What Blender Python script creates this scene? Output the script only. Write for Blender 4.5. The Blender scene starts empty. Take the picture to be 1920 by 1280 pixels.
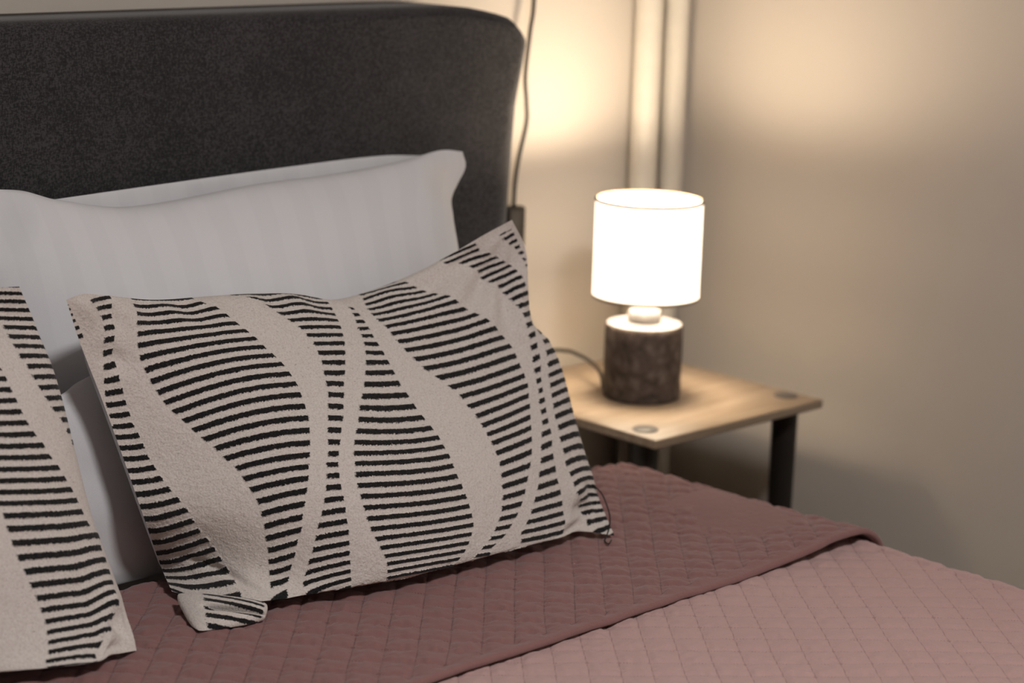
import bpy, math, random
import numpy as np

random.seed(7)
RNG = np.random.default_rng(7)
scene = bpy.context.scene
COL = scene.collection

# ------------------------------------------------------------------ camera
def setup_camera():
    yaw, pitch, roll = math.radians(46.5), math.radians(13.0), math.radians(1.6)
    f = np.array([math.cos(yaw) * math.cos(pitch), math.sin(yaw) * math.cos(pitch), -math.sin(pitch)])
    r0 = np.cross(f, [0, 0, 1.0]); r0 /= np.linalg.norm(r0)
    u0 = np.cross(r0, f)
    r = r0 * math.cos(roll) + u0 * math.sin(roll)
    u = -r0 * math.sin(roll) + u0 * math.cos(roll)
    cam = bpy.data.cameras.new('camera')
    ob = bpy.data.objects.new('camera', cam)
    COL.objects.link(ob)
    from mathutils import Matrix
    m = Matrix.Identity(4)
    for i in range(3):
        m[i][0], m[i][1], m[i][2] = r[i], u[i], -f[i]
    m[0][3], m[1][3], m[2][3] = 0.0, 0.0, 1.30
    ob.matrix_world = m
    cam.sensor_width = 36.0
    cam.lens = 70.0
    cam.clip_start = 0.05
    cam.dof.use_dof = True
    cam.dof.focus_distance = 2.24
    cam.dof.aperture_fstop = 3.2
    scene.camera = ob
setup_camera()

# ------------------------------------------------------------------ light and exposure
world = bpy.data.worlds.new('world')
scene.world = world
world.use_nodes = True
world.node_tree.nodes['Background'].inputs[0].default_value = (0.9, 0.92, 1.0, 1)
world.node_tree.nodes['Background'].inputs[1].default_value = 0.05
scene.view_settings.view_transform = 'Standard'
scene.view_settings.look = 'None'
scene.view_settings.gamma = 1.0
scene.view_settings.use_curve_mapping = False
scene.view_settings.exposure = 0.0
scene.cycles.use_denoising = True
scene.cycles.max_bounces = 5
scene.cycles.diffuse_bounces = 2
scene.cycles.glossy_bounces = 2
scene.cycles.transmission_bounces = 3
scene.cycles.transparent_max_bounces = 4
scene.cycles.sample_clamp_indirect = 8.0
scene.cycles.caustics_reflective = False
scene.cycles.caustics_refractive = False
scene.cycles.use_adaptive_sampling = True
scene.cycles.adaptive_threshold = 0.05
scene.cycles.adaptive_min_samples = 20
FILL_LAMP_WATTS = 33.5        # added lamp overhead, unseen, for the soft room light
BULB_WATTS = 11.0                  # bulb of the bedside lamp
SHADE_GLOW = 2.3                 # light let out by the lit fabric shade
BULB_COLOUR = (1.0, 0.83, 0.63)

# ---- measured shape data (metres) ----
CUSHION_SEAM = {"t":[[[1.081,1.83,0.8536],[1.1072,1.84,0.8551],[1.1429,1.855,0.847],[1.2174,1.875,0.8291],[1.2931,1.88,0.8227],[1.3573,1.88,0.8181],[1.4162,1.875,0.8111],[1.4648,1.87,0.7988],[1.519,1.86,0.8052],[1.5789,1.845,0.8228],[1.6312,1.83,0.8458],[1.6692,1.815,0.8672],[1.7022,1.8,0.8851]],[0.0,0.06,0.13,0.25,0.38,0.5,0.6,0.67,0.75,0.83,0.9,0.96,1.0]],"l":[[[1.1811,1.7872,0.515],[1.1939,1.8276,0.53],[1.1544,1.8,0.6036],[1.141,1.82,0.672],[1.1234,1.835,0.7415],[1.1033,1.84,0.8002],[1.081,1.83,0.8536]],[0.0,0.12,0.3,0.5,0.7,0.85,1.0]],"b":[[[1.1811,1.7872,0.515],[1.1861,1.7422,0.518],[1.2231,1.6856,0.522],[1.3038,1.6706,0.527],[1.3974,1.6573,0.53],[1.5106,1.6505,0.53],[1.6355,1.643,0.525],[1.6888,1.6404,0.518],[1.7175,1.6155,0.513]],[0.0,0.06,0.15,0.3,0.5,0.7,0.87,0.94,1.0]],"r":[[[1.7175,1.6155,0.513],[1.7367,1.6558,0.535],[1.7463,1.7,0.5837],[1.7538,1.735,0.6347],[1.7496,1.755,0.6947],[1.7417,1.77,0.7281],[1.7219,1.78,0.7534],[1.7238,1.79,0.8034],[1.7269,1.8,0.8464],[1.7022,1.8,0.8851]],[0.0,0.08,0.25,0.42,0.6,0.68,0.74,0.84,0.93,1.0]]}
CUSHION_SMOOTH = {"t":[0,3,6,10,12],"l":[0,2,4,6],"b":[0,3,5,8],"r":[0,2,4,7,9]}
LEFT_SEAM = {"t":[[[0.44,1.88,0.845],[0.52,1.895,0.862],[0.67,1.91,0.872],[0.82,1.91,0.876],[0.955,1.89,0.868],[1.0427,1.86,0.8676]],[0.0,0.12,0.35,0.6,0.85,1.0]],"l":[[[0.46,1.79,0.512],[0.455,1.8,0.57],[0.45,1.83,0.68],[0.44,1.86,0.79],[0.44,1.88,0.845]],[0.0,0.2,0.5,0.8,1.0]],"b":[[[0.46,1.79,0.512],[0.53,1.765,0.525],[0.69,1.735,0.53],[0.84,1.716,0.53],[0.9815,1.6514,0.527],[1.02,1.6587,0.52],[1.0591,1.6693,0.512]],[0.0,0.12,0.35,0.6,0.84,0.93,1.0]],"r":[[[1.0591,1.6693,0.512],[1.0637,1.6822,0.524],[1.0755,1.7185,0.54],[1.0824,1.755,0.5627],[1.0783,1.79,0.6186],[1.0772,1.82,0.6865],[1.0703,1.84,0.7636],[1.0582,1.855,0.8241],[1.0427,1.86,0.8676]],[0.0,0.04,0.1,0.2,0.35,0.55,0.75,0.9,1.0]]}
LEFT_SMOOTH = {"t":[0,2,3,5],"l":[0,2,4],"b":[0,2,3,6],"r":[0,3,5,6,8]}
PILLOW_FRONT = {"t":[[[1.0731,2.04,0.9474],[1.1228,2.04,0.9414],[1.1516,2.037,0.9375],[1.1854,2.03,0.9262],[1.283,2.025,0.9093],[1.4669,2.02,0.9218],[1.5941,2.02,0.9253],[1.7067,2.02,0.9336],[1.7769,2.025,0.9417],[1.8223,2.03,0.9364]],[0,0.08,0.13,0.19,0.33,0.56,0.73,0.86,0.93,1]],"l":[[[1.1,1.95,0.5],[1.08,1.99,0.73],[1.0731,2.04,0.9474]],[0,0.5,1]],"b":[[[1.1,1.95,0.5],[1.5,1.935,0.5],[1.86,1.93,0.5]],[0,0.5,1]],"r":[[[1.86,1.93,0.5],[1.7747,1.965,0.7465],[1.7625,1.98,0.8264],[1.7776,2.005,0.8711],[1.8058,2.02,0.8939],[1.827,2.028,0.9157],[1.8223,2.03,0.9364]],[0,0.35,0.6,0.78,0.87,0.94,1]]}
PILLOW_REAR = {"t":[[[1.1593,2.07,0.9162],[1.3515,2.072,0.9233],[1.5472,2.072,0.9302],[1.7128,2.072,0.9336],[1.8019,2.07,0.9273]],[0,0.3,0.6,0.85,1]],"l":[[[1.2,2.055,0.5],[1.19,2.06,0.72],[1.1593,2.07,0.9162]],[0,0.5,1]],"b":[[[1.2,2.055,0.5],[1.5,2.055,0.5],[1.85,2.055,0.5]],[0,0.5,1]],"r":[[[1.85,2.055,0.5],[1.85,2.06,0.72],[1.8019,2.07,0.9273]],[0,0.5,1]]}
PILLOW_LOW = {"t":[[[0.6,1.897,0.75],[0.86,1.897,0.745],[1.0916,1.897,0.7287],[1.1357,1.897,0.7427],[1.1986,1.897,0.7619]],[0,0.5,0.76,0.88,1]],"l":[[[0.6,1.88,0.5],[0.6,1.885,0.62],[0.6,1.897,0.75]],[0,0.5,1]],"b":[[[0.6,1.88,0.5],[0.94,1.875,0.5],[1.28,1.88,0.5]],[0,0.5,1]],"r":[[[1.28,1.88,0.5],[1.275,1.885,0.62],[1.1986,1.897,0.7619]],[0,0.5,1]]}
PILLOW_SIDE = {"t":[[[0.36,2.05,0.93],[0.55,2.045,0.9],[0.8,2.045,0.905],[1.0015,2.045,0.9409],[1.0359,2.05,0.9432]],[0,0.3,0.7,0.92,1]],"l":[[[0.36,1.97,0.5],[0.36,2.0,0.72],[0.36,2.05,0.93]],[0,0.5,1]],"b":[[[0.36,1.97,0.5],[0.7,1.96,0.5],[1.02,1.97,0.5]],[0,0.5,1]],"r":[[[1.02,1.97,0.5],[1.03,2.0,0.72],[1.0359,2.05,0.9432]],[0,0.5,1]]}
CUSHION_ROWS = [15.68912,-14.98833,-0.5973,-0.57587,-0.32193,0.15179,-0.15075,0.60036,-0.89781,-0.42383,-0.40532,-0.04374,0.07046,-0.04854,-0.86225,0.09273,-0.61301,-0.14393,0.29285,-0.35056,0.44125,-0.15239,-0.14182,0.00992,0.14188,0.1504,-0.38709,0.18871,-0.2974,-0.15314,0.12567,0.24201]
CUSHION_BANDS = [[[[-0.77,0.0],[1.38,0.0],[3.08,0.0],[4.24,0.0009]],[[-0.48,0.0055],[1.59,0.0091],[3.21,0.0136],[4.28,0.0146]]],[[[0.82,0.071],[1.98,0.0819],[3.05,0.0846],[4.19,0.0755],[5.16,0.0601],[6.14,0.0473],[7.03,0.0328],[8.01,0.02],[8.93,0.0109],[9.84,0.0045],[10.98,0.0027],[12.13,0.0027],[13.15,0.0018],[14.21,0.0027],[15.24,0.0],[16.29,0.0],[17.16,0.0],[18.17,0.0],[19.02,0.0],[19.99,0.0],[20.84,0.0],[21.79,0.0],[22.75,0.0],[23.91,0.0],[25.34,0.0],[27.19,0.0],[27.55,0.0455],[27.96,0.0582]],[[0.81,0.1447],[1.97,0.1301],[3.03,0.1183],[4.17,0.1074],[5.18,0.0892],[6.13,0.0737],[7.04,0.0692],[7.99,0.0591],[8.83,0.0564],[9.71,0.0519],[10.8,0.05],[11.93,0.0482],[12.93,0.051],[13.98,0.0528],[14.97,0.0528],[16.04,0.0582],[16.97,0.0637],[18.02,0.071],[18.94,0.0801],[20.0,0.0883],[20.94,0.091],[22.03,0.0965],[23.06,0.1056],[24.17,0.111],[25.28,0.1165],[26.31,0.1201],[27.26,0.1247],[27.85,0.1265]]],[[[1.21,0.1929],[1.86,0.1865],[2.87,0.1765],[3.83,0.1647],[4.95,0.1501],[5.94,0.1374],[6.95,0.1274],[7.86,0.1237],[8.74,0.1228],[9.73,0.1256],[10.8,0.1292],[11.73,0.1356],[12.84,0.1492],[13.86,0.1592],[14.93,0.1711],[16.03,0.1856],[17.0,0.1938],[17.98,0.2066],[19.09,0.2102],[20.12,0.2147],[21.01,0.2166],[22.01,0.2147],[22.91,0.212],[23.83,0.2066],[24.89,0.2038],[25.96,0.1975],[27.04,0.1911],[28.1,0.1838],[28.76,0.1747]],[[1.29,0.3403],[2.11,0.3485],[2.77,0.364],[3.71,0.3749],[4.76,0.3858],[5.7,0.3958],[6.91,0.4067],[8.03,0.4122],[9.09,0.4213],[10.1,0.4258],[11.12,0.4258],[12.14,0.4222],[13.16,0.414],[14.06,0.4067],[15.01,0.3985],[16.02,0.3849],[16.93,0.3722],[17.95,0.3576],[19.02,0.3421],[20.09,0.3294],[21.07,0.3157],[22.02,0.3021],[23.03,0.2884],[24.0,0.2784],[24.94,0.2639],[25.97,0.252],[26.98,0.2384],[27.91,0.2266],[28.9,0.2129]]],[[[0.93,0.4349],[1.7,0.454],[2.4,0.4768],[3.19,0.4932],[4.15,0.5041],[5.07,0.5123],[5.86,0.5223],[6.84,0.525],[7.8,0.5278],[8.81,0.5223],[9.8,0.515],[10.85,0.5023],[11.9,0.4886],[12.83,0.4759],[13.78,0.4595],[14.77,0.4422],[15.74,0.4258],[16.76,0.4104],[17.81,0.3967],[18.91,0.3794],[19.98,0.3676],[20.97,0.3549],[21.98,0.3412],[22.91,0.3285],[23.77,0.3139],[24.79,0.3012],[25.84,0.2884],[26.85,0.2739],[27.76,0.263],[28.76,0.2475]],[[0.39,0.6133],[0.39,0.6442],[0.44,0.6297],[1.54,0.6397],[3.0,0.6333],[4.25,0.6278],[5.29,0.6206],[6.36,0.6133],[7.5,0.6024],[8.54,0.5905],[9.58,0.5732],[10.63,0.556],[11.7,0.5332],[12.66,0.5168],[13.63,0.4977],[14.62,0.4795],[15.59,0.4595],[16.66,0.4395],[17.73,0.4222],[18.84,0.4067],[19.94,0.3958],[20.97,0.3885],[22.01,0.384],[22.96,0.3794],[23.92,0.3749],[25.04,0.3703],[26.18,0.3658],[27.36,0.3594],[28.46,0.3576],[29.86,0.3521]]],[[[3.19,0.6642],[4.25,0.6588],[5.46,0.6524],[6.47,0.647],[7.46,0.6415],[8.52,0.6306],[9.52,0.6187],[10.52,0.6005],[11.5,0.5814],[12.51,0.5596],[13.46,0.5359],[14.42,0.5159],[15.35,0.4968],[16.35,0.475],[17.25,0.4586],[18.22,0.4459],[19.34,0.4359],[20.32,0.4258],[21.23,0.4213],[22.2,0.4186],[23.11,0.4177],[24.06,0.4167],[25.01,0.4186],[25.94,0.424],[26.84,0.4286],[27.69,0.4359],[28.72,0.4386],[29.56,0.4404],[30.47,0.4395]],[[3.12,0.6742],[4.12,0.6752],[5.32,0.6742],[6.28,0.6724],[7.32,0.667],[8.32,0.6661],[9.3,0.6624],[10.25,0.657],[11.2,0.6515],[12.17,0.646],[13.08,0.647],[13.98,0.646],[14.87,0.6488],[15.88,0.6542],[16.84,0.6597],[17.93,0.6615],[19.13,0.6642],[20.14,0.6642],[21.13,0.6661],[22.19,0.6697],[23.17,0.6724],[24.25,0.6742],[25.3,0.6752],[26.33,0.6733],[27.33,0.6633],[28.22,0.6542],[29.34,0.6406],[30.21,0.6269],[31.22,0.616]]],[[[-0.33,0.7225],[-0.09,0.7234],[0.95,0.7161],[2.16,0.7061],[3.16,0.7025],[4.18,0.6988],[5.12,0.7006],[6.12,0.7043],[7.22,0.7034],[8.05,0.7052],[9.13,0.7079],[10.06,0.7116],[11.0,0.7125],[11.75,0.7216],[12.65,0.7325],[13.62,0.7434],[14.6,0.748],[15.55,0.7561],[16.76,0.7598],[17.89,0.7643],[19.04,0.7662],[20.1,0.7689],[21.14,0.7662],[22.11,0.7625],[23.06,0.7589],[24.2,0.7516],[25.12,0.7452],[26.08,0.7343],[27.11,0.7216],[28.14,0.7061],[29.1,0.687],[30.14,0.6688]],[[-0.68,0.7971],[0.1,0.8044],[1.14,0.8107],[2.21,0.8189],[3.05,0.828],[4.17,0.8408],[5.11,0.8508],[6.1,0.8653],[6.98,0.8772],[8.1,0.889],[9.08,0.9035],[10.08,0.9145],[11.08,0.9145],[11.95,0.9081],[12.93,0.9035],[13.95,0.9017],[14.94,0.899],[16.05,0.889],[17.13,0.8817],[18.13,0.8726],[19.22,0.8635],[20.17,0.8562],[21.11,0.8471],[22.0,0.8353],[22.88,0.8226],[23.82,0.8107],[24.79,0.798],[25.87,0.7816],[26.87,0.7634],[27.84,0.747],[28.64,0.7279],[29.3,0.7097]]],[[[-0.75,0.8744],[-0.38,0.8944],[0.67,0.9063],[1.91,0.9172],[2.71,0.9199],[3.71,0.9272],[4.65,0.9409],[5.79,0.9518],[6.84,0.9581],[7.97,0.9654],[9.07,0.9691],[10.02,0.9654],[11.02,0.9554],[11.92,0.9418],[12.89,0.9336],[13.79,0.9263],[14.89,0.919],[15.9,0.9145],[17.06,0.9045],[18.08,0.8999],[19.17,0.8917],[20.29,0.879],[21.13,0.869],[22.03,0.8599],[22.93,0.848],[23.9,0.8389],[24.82,0.8253],[25.96,0.8107],[27.1,0.7953],[28.17,0.7789],[29.77,0.7798],[30.09,0.748]],[[-0.52,0.9418],[-0.09,0.9518],[0.96,0.96],[2.25,0.9691],[3.1,0.9763],[4.12,0.9836],[5.02,0.99],[6.08,0.9945],[7.03,0.9982],[8.09,0.9991],[9.15,0.9982],[10.12,0.9891],[11.1,0.97],[11.99,0.9572],[12.99,0.9509],[13.86,0.9427],[14.94,0.9327],[15.96,0.9263],[17.15,0.9217],[18.14,0.9154],[19.23,0.9108],[20.36,0.9081],[21.18,0.8999],[22.08,0.8954],[22.96,0.8926],[23.89,0.8899],[24.74,0.8908],[25.79,0.889],[26.78,0.8863],[27.66,0.8854],[28.58,0.8817],[29.23,0.8817]]],[[[10.14,0.9964],[11.01,0.9836],[11.96,0.9727],[12.94,0.9654],[13.8,0.9591],[14.92,0.95],[15.97,0.9445],[17.06,0.9381],[18.19,0.9327],[19.2,0.9281],[20.16,0.9272],[21.12,0.9227],[22.05,0.9227],[22.94,0.919],[23.85,0.9217],[24.85,0.9227],[25.86,0.9245],[27.27,0.9372],[28.67,0.9436],[29.72,0.9509],[30.38,0.9509]],[[10.18,0.9964],[11.1,0.9964],[11.94,0.9882],[12.94,0.9836],[13.82,0.98],[14.9,0.98],[15.96,0.9818],[17.06,0.9827],[18.18,0.9873],[19.11,0.9864],[19.93,0.9936],[20.8,0.9936],[21.65,0.9936],[22.53,0.9936],[23.47,0.9936],[24.59,0.9936],[25.79,0.9891],[26.86,0.9964],[28.01,0.9973],[29.28,0.9982],[30.2,1.0]]],[[[-1.52,0.9754],[-0.15,0.9809],[1.16,0.9854],[2.58,0.9909],[3.87,0.9955],[5.15,1.0]],[[-1.69,0.9955],[-0.24,0.9945],[1.11,0.9945],[2.55,0.9982],[3.75,1.0],[5.0,1.0]]]]
LEFT_ROWS = [16.68844,-16.95732,-0.14549,-0.04252,-0.13153,0.07592,-0.05149,-0.13028,0.57183,-0.31049,-0.03189,-0.21979,0.12197,-0.09938,-0.1966,0.56296,-0.41027,0.05817,-0.12429,0.022,-0.20978,0.46984,-0.41045,0.13335,-0.02748,-0.18482,0.3323,-0.32762,0.14725,-0.11842,0.14957,-0.16983]
LEFT_BANDS = [[[[-0.0,0.9288],[1.11,0.9288],[2.09,0.931],[3.01,0.9321],[3.89,0.9321],[5.0,0.9277],[5.88,0.9244],[6.97,0.9244],[7.97,0.931],[9.01,0.9321],[10.05,0.9366],[11.04,0.9444],[12.0,0.9499],[13.03,0.9644],[13.96,0.97],[14.97,0.9789]],[[-0.07,0.9989],[1.08,0.9989],[2.09,1.0],[3.0,0.9978],[3.87,0.9956],[4.91,0.9933],[5.83,0.9922],[7.01,0.9844],[8.05,0.98],[9.1,0.9766],[10.17,0.9733],[11.16,0.9733],[12.09,0.98],[13.1,0.98],[14.02,0.9844],[14.98,0.9867]]],[[[20.5,0.772],[21.46,0.7731],[22.4,0.7731],[23.26,0.7742],[24.14,0.7764],[25.0,0.7809],[25.89,0.7853],[26.81,0.7898],[27.74,0.7931],[28.79,0.7953],[29.88,0.7931],[30.96,0.7909],[31.96,0.7864],[32.93,0.7775]],[[8.1,0.8776],[8.97,0.8776],[9.91,0.8776],[10.88,0.8788],[11.88,0.881],[12.94,0.8843],[13.84,0.8921],[14.85,0.9043],[15.9,0.911],[16.84,0.9244],[17.86,0.9321],[19.0,0.9422],[20.06,0.9499],[21.19,0.9555],[22.16,0.9611],[22.78,1.0],[23.97,0.9722],[24.9,0.9744],[25.9,0.9733],[26.96,0.9722],[28.21,0.9655],[29.24,0.9611],[30.17,0.9555],[31.14,0.9321],[31.79,0.9066],[32.68,0.8765]]]]
CORNER = [[1.1706,1.7713,0.522],[1.1356,1.6746,0.5085],[1.2102,1.6542,0.5085],[1.2317,1.6718,0.524]]
THREAD = [[1.7288, 1.6665, 0.5648], [1.7407, 1.6624, 0.5516], [1.7392, 1.6519, 0.5404], [1.7327, 1.6396, 0.5308], [1.7215, 1.6282, 0.5221], [1.708, 1.6193, 0.5147], [1.7002, 1.6151, 0.5105], [1.695, 1.6037, 0.5105], [1.7079, 1.6116, 0.5105]]

# ------------------------------------------------------------------ helpers
def smooth01(x):
    x = np.clip(x, 0, 1)
    return x * x * (3 - 2 * x)

def link(o, parent=None):
    COL.objects.link(o)
    if parent is not None:
        o.parent = parent
        o.matrix_parent_inverse = parent.matrix_world.inverted()
    return o

def empty(name, loc=(0, 0, 0)):
    o = bpy.data.objects.new(name, None)
    o.empty_display_size = 0.05
    o.location = loc
    COL.objects.link(o)
    bpy.context.view_layer.update()
    return o

def tag(o, label=None, cat=None, group=None, kind=None):
    if label: o['label'] = label
    if cat: o['category'] = cat
    if group: o['group'] = group
    if kind: o['kind'] = kind
    return o

def mesh_obj(name, verts, faces, mat, parent=None, smooth=True):
    me = bpy.data.meshes.new(name)
    me.from_pydata([tuple(map(float, v)) for v in verts], [], faces)
    me.update()
    if smooth:
        me.polygons.foreach_set('use_smooth', [True] * len(me.polygons))
    if mat: me.materials.append(mat)
    return link(bpy.data.objects.new(name, me), parent)

def grid_obj(name, P, mat, parent=None, attrs=None, flip=False, wrap_u=False):
    h, w = P.shape[:2]
    me = bpy.data.meshes.new(name)
    me.vertices.add(h * w)
    me.vertices.foreach_set('co', np.ascontiguousarray(P, dtype=np.float32).ravel())
    cols = w if wrap_u else w - 1
    j, i = np.meshgrid(np.arange(h - 1), np.arange(cols), indexing='ij')
    a = (j * w + i).ravel(); b = (j * w + (i + 1) % w).ravel()
    q = np.stack([a, b, b + w, a + w], -1)
    if flip: q = q[:, ::-1]
    n = len(q)
    me.loops.add(4 * n)
    me.loops.foreach_set('vertex_index', np.ascontiguousarray(q, dtype=np.int32).ravel())
    me.polygons.add(n)
    me.polygons.foreach_set('loop_start', np.arange(n, dtype=np.int32) * 4)
    me.polygons.foreach_set('use_smooth', np.ones(n, dtype=bool))
    for k, v in (attrs or {}).items():
        at = me.attributes.new(k, 'FLOAT', 'POINT')
        at.data.foreach_set('value', np.ascontiguousarray(v, dtype=np.float32).ravel())
    me.update(calc_edges=True)
    me.validate()
    if mat: me.materials.append(mat)
    return link(bpy.data.objects.new(name, me), parent)

def box_obj(name, lo, hi, mat, parent=None, bevel=0.0, seg=2):
    import bmesh
    bm = bmesh.new()
    bmesh.ops.create_cube(bm, size=1)
    for v in bm.verts:
        v.co = [lo[i] + (v.co[i] + 0.5) * (hi[i] - lo[i]) for i in range(3)]
    if bevel > 0:
        bmesh.ops.bevel(bm, geom=list(bm.edges), offset=bevel, segments=seg, affect='EDGES', profile=0.5)
    me = bpy.data.meshes.new(name)
    bm.to_mesh(me); bm.free()
    if bevel > 0:
        me.polygons.foreach_set('use_smooth', [True] * len(me.polygons))
        try: me.set_sharp_from_angle(angle=math.radians(50))
        except Exception: pass
    if mat: me.materials.append(mat)
    return link(bpy.data.objects.new(name, me), parent)

def lathe_obj(name, profile, centre, mat, parent=None, n=64, sharp=40, cap=True):
    prof = np.array(profile, float)
    verts, faces = [], []
    m = len(prof)
    for k in range(n):
        a = 2 * math.pi * k / n
        for r, z in prof:
            verts.append((centre[0] + r * math.cos(a), centre[1] + r * math.sin(a), centre[2] + z))
    for k in range(n):
        k2 = (k + 1) % n
        for i in range(m - 1):
            faces.append((k * m + i, k2 * m + i, k2 * m + i + 1, k * m + i + 1))
    if cap:
        if prof[0][0] > 1e-6: faces.append(tuple(k * m for k in range(n))[::-1])
        if prof[-1][0] > 1e-6: faces.append(tuple(k * m + m - 1 for k in range(n)))
    o = mesh_obj(name, verts, faces, mat, parent)
    try: o.data.set_sharp_from_angle(angle=math.radians(sharp))
    except Exception: pass
    return o

def catmull(pts, ts, t):
    pts = np.asarray(pts, float); ts = np.asarray(ts, float); t = np.asarray(t, float)
    n = len(ts); m = np.zeros_like(pts)
    for i in range(n):
        a = max(i - 1, 0); b = min(i + 1, n - 1)
        m[i] = (pts[b] - pts[a]) / (ts[b] - ts[a])
    k = np.clip(np.searchsorted(ts, t, side='right') - 1, 0, n - 2)
    h = ts[k + 1] - ts[k]; s = ((t - ts[k]) / h)[:, None]; h = h[:, None]
    return ((2*s**3 - 3*s**2 + 1) * pts[k] + (s**3 - 2*s**2 + s) * h * m[k]
            + (-2*s**3 + 3*s**2) * pts[k + 1] + (s**3 - s**2) * h * m[k + 1])

def tube_obj(name, pts, radius, mat, parent=None, n=10, per=10, radii=None):
    pts = np.array(pts, float)
    ts = np.linspace(0, 1, len(pts))
    t = np.linspace(0, 1, (len(pts) - 1) * per + 1)
    C = catmull(pts, ts, t)
    T = np.gradient(C, axis=0); T /= np.linalg.norm(T, axis=1)[:, None]
    up = np.array([0.3, 0.9, 0.1]); rings = []
    N = np.cross(T[0], up); N /= np.linalg.norm(N)
    rr = np.interp(t, ts, radii) if radii is not None else np.full(len(t), radius)
    for i in range(len(C)):
        N = N - T[i] * N.dot(T[i]); N /= np.linalg.norm(N)
        B = np.cross(T[i], N)
        a = np.linspace(0, 2 * math.pi, n, endpoint=False)
        rings.append(C[i] + rr[i] * (np.cos(a)[:, None] * N + np.sin(a)[:, None] * B))
    P = np.array(rings)
    verts = P.reshape(-1, 3).tolist()
    faces = []
    for i in range(len(C) - 1):
        for k in range(n):
            k2 = (k + 1) % n
            faces.append((i * n + k, i * n + k2, (i + 1) * n + k2, (i + 1) * n + k))
    faces.append(tuple(range(n))[::-1]); faces.append(tuple((len(C) - 1) * n + k for k in range(n)))
    return mesh_obj(name, verts, faces, mat, parent)

def vnoise(x, y, seed=0):
    """smooth value noise on arrays, about -1..1"""
    r = np.random.default_rng(seed).uniform(-1, 1, (64, 64))
    xi = np.floor(x).astype(int); yi = np.floor(y).astype(int)
    fx = smooth01(x - xi); fy = smooth01(y - yi)
    g = lambda a, b: r[a % 64, b % 64]
    return ((g(xi, yi) * (1 - fx) + g(xi + 1, yi) * fx) * (1 - fy)
            + (g(xi, yi + 1) * (1 - fx) + g(xi + 1, yi + 1) * fx) * fy)

# ------------------------------------------------------------------ materials
class NT:
    def __init__(self, name):
        self.m = bpy.data.materials.new(name)
        self.m.use_nodes = True
        self.t = self.m.node_tree
        self.b = self.t.nodes['Principled BSDF']
        self.out = self.t.nodes['Material Output']
    def n(self, kind, **kw):
        nd = self.t.nodes.new(kind)
        for k, v in kw.items(): setattr(nd, k, v)
        return nd
    def l(self, a, b): self.t.links.new(a, b)
    def math(self, op, a, b=None, c=None, clamp=False):
        nd = self.n('ShaderNodeMath', operation=op); nd.use_clamp = clamp
        for i, v in enumerate((a, b, c)):
            if v is None: continue
            if isinstance(v, (int, float)): nd.inputs[i].default_value = v
            else: self.l(v, nd.inputs[i])
        return nd.outputs[0]
    def coord(self, out='Object'):
        return self.n('ShaderNodeTexCoord').outputs[out]
    def noise(self, scale, detail=2.0, rough=0.5, vec=None, out=0):
        nd = self.n('ShaderNodeTexNoise')
        nd.inputs['Scale'].default_value = scale
        nd.inputs['Detail'].default_value = detail
        nd.inputs['Roughness'].default_value = rough
        self.l(vec if vec is not None else self.coord(), nd.inputs['Vector'])
        return nd.outputs[out]
    def attr(self, name):
        nd = self.n('ShaderNodeAttribute', attribute_name=name)
        return nd.outputs['Fac']
    def ramp(self, fac, stops):
        nd = self.n('ShaderNodeValToRGB')
        el = nd.color_ramp.elements
        while len(el) > 1: el.remove(el[-1])
        el[0].position, el[0].color = stops[0][0], (*stops[0][1], 1)
        for p, c in stops[1:]:
            e = el.new(p); e.color = (*c, 1)
        self.l(fac, nd.inputs[0])
        return nd.outputs[0]
    def mix(self, fac, a, b):
        nd = self.n('ShaderNodeMix', data_type='RGBA')
        for i, v in ((0, fac), (6, a), (7, b)):
            if isinstance(v, (int, float)): nd.inputs[i].default_value = v
            elif isinstance(v, tuple): nd.inputs[i].default_value = (*v, 1)
            else: self.l(v, nd.inputs[i])
        return nd.outputs[2]
    def bump(self, h, dist, strength=1.0, prev=None):
        nd = self.n('ShaderNodeBump')
        nd.inputs['Distance'].default_value = dist
        nd.inputs['Strength'].default_value = strength
        self.l(h, nd.inputs['Height'])
        if prev is not None: self.l(prev, nd.inputs['Normal'])
        return nd.outputs[0]
    def set(self, colour=None, rough=None, normal=None, sheen=None, spec=None):
        if colour is not None:
            if isinstance(colour, tuple): self.b.inputs['Base Color'].default_value = (*colour, 1)
            else: self.l(colour, self.b.inputs['Base Color'])
        if rough is not None: self.b.inputs['Roughness'].default_value = rough
        if normal is not None: self.l(normal, self.b.inputs['Normal'])
        if sheen is not None:
            self.b.inputs['Sheen Weight'].default_value = sheen
            self.b.inputs['Sheen Roughness'].default_value = 0.6
        if spec is not None: self.b.inputs['Specular IOR Level'].default_value = spec
        return self.m

def scaled(nt, vec, s):
    mp = nt.n('ShaderNodeMapping'); mp.inputs['Scale'].default_value = s
    nt.l(vec, mp.inputs['Vector'])
    return mp.outputs[0]

def mat_wall():
    nt = NT('plaster_wall')
    v = nt.coord()
    big = nt.noise(1.8, 3, 0.55, v)
    c = nt.ramp(big, [(0.3, (0.74, 0.665, 0.575)), (0.7, (0.77, 0.695, 0.605))])
    fine = nt.noise(95, 2, 0.6, v); mid = nt.noise(22, 2, 0.55, v)
    n1 = nt.bump(fine, 0.0012, 0.35); n2 = nt.bump(mid, 0.003, 0.25, n1)
    return nt.set(c, 0.85, n2, spec=0.2)

def mat_floor():
    nt = NT('wood_floor')
    v = nt.coord()
    g = nt.noise(6, 4, 0.6, scaled(nt, v, (1, 14, 1)))
    return nt.set(nt.ramp(g, [(0.3, (0.20, 0.13, 0.08)), (0.7, (0.32, 0.22, 0.14))]), 0.45)

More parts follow.
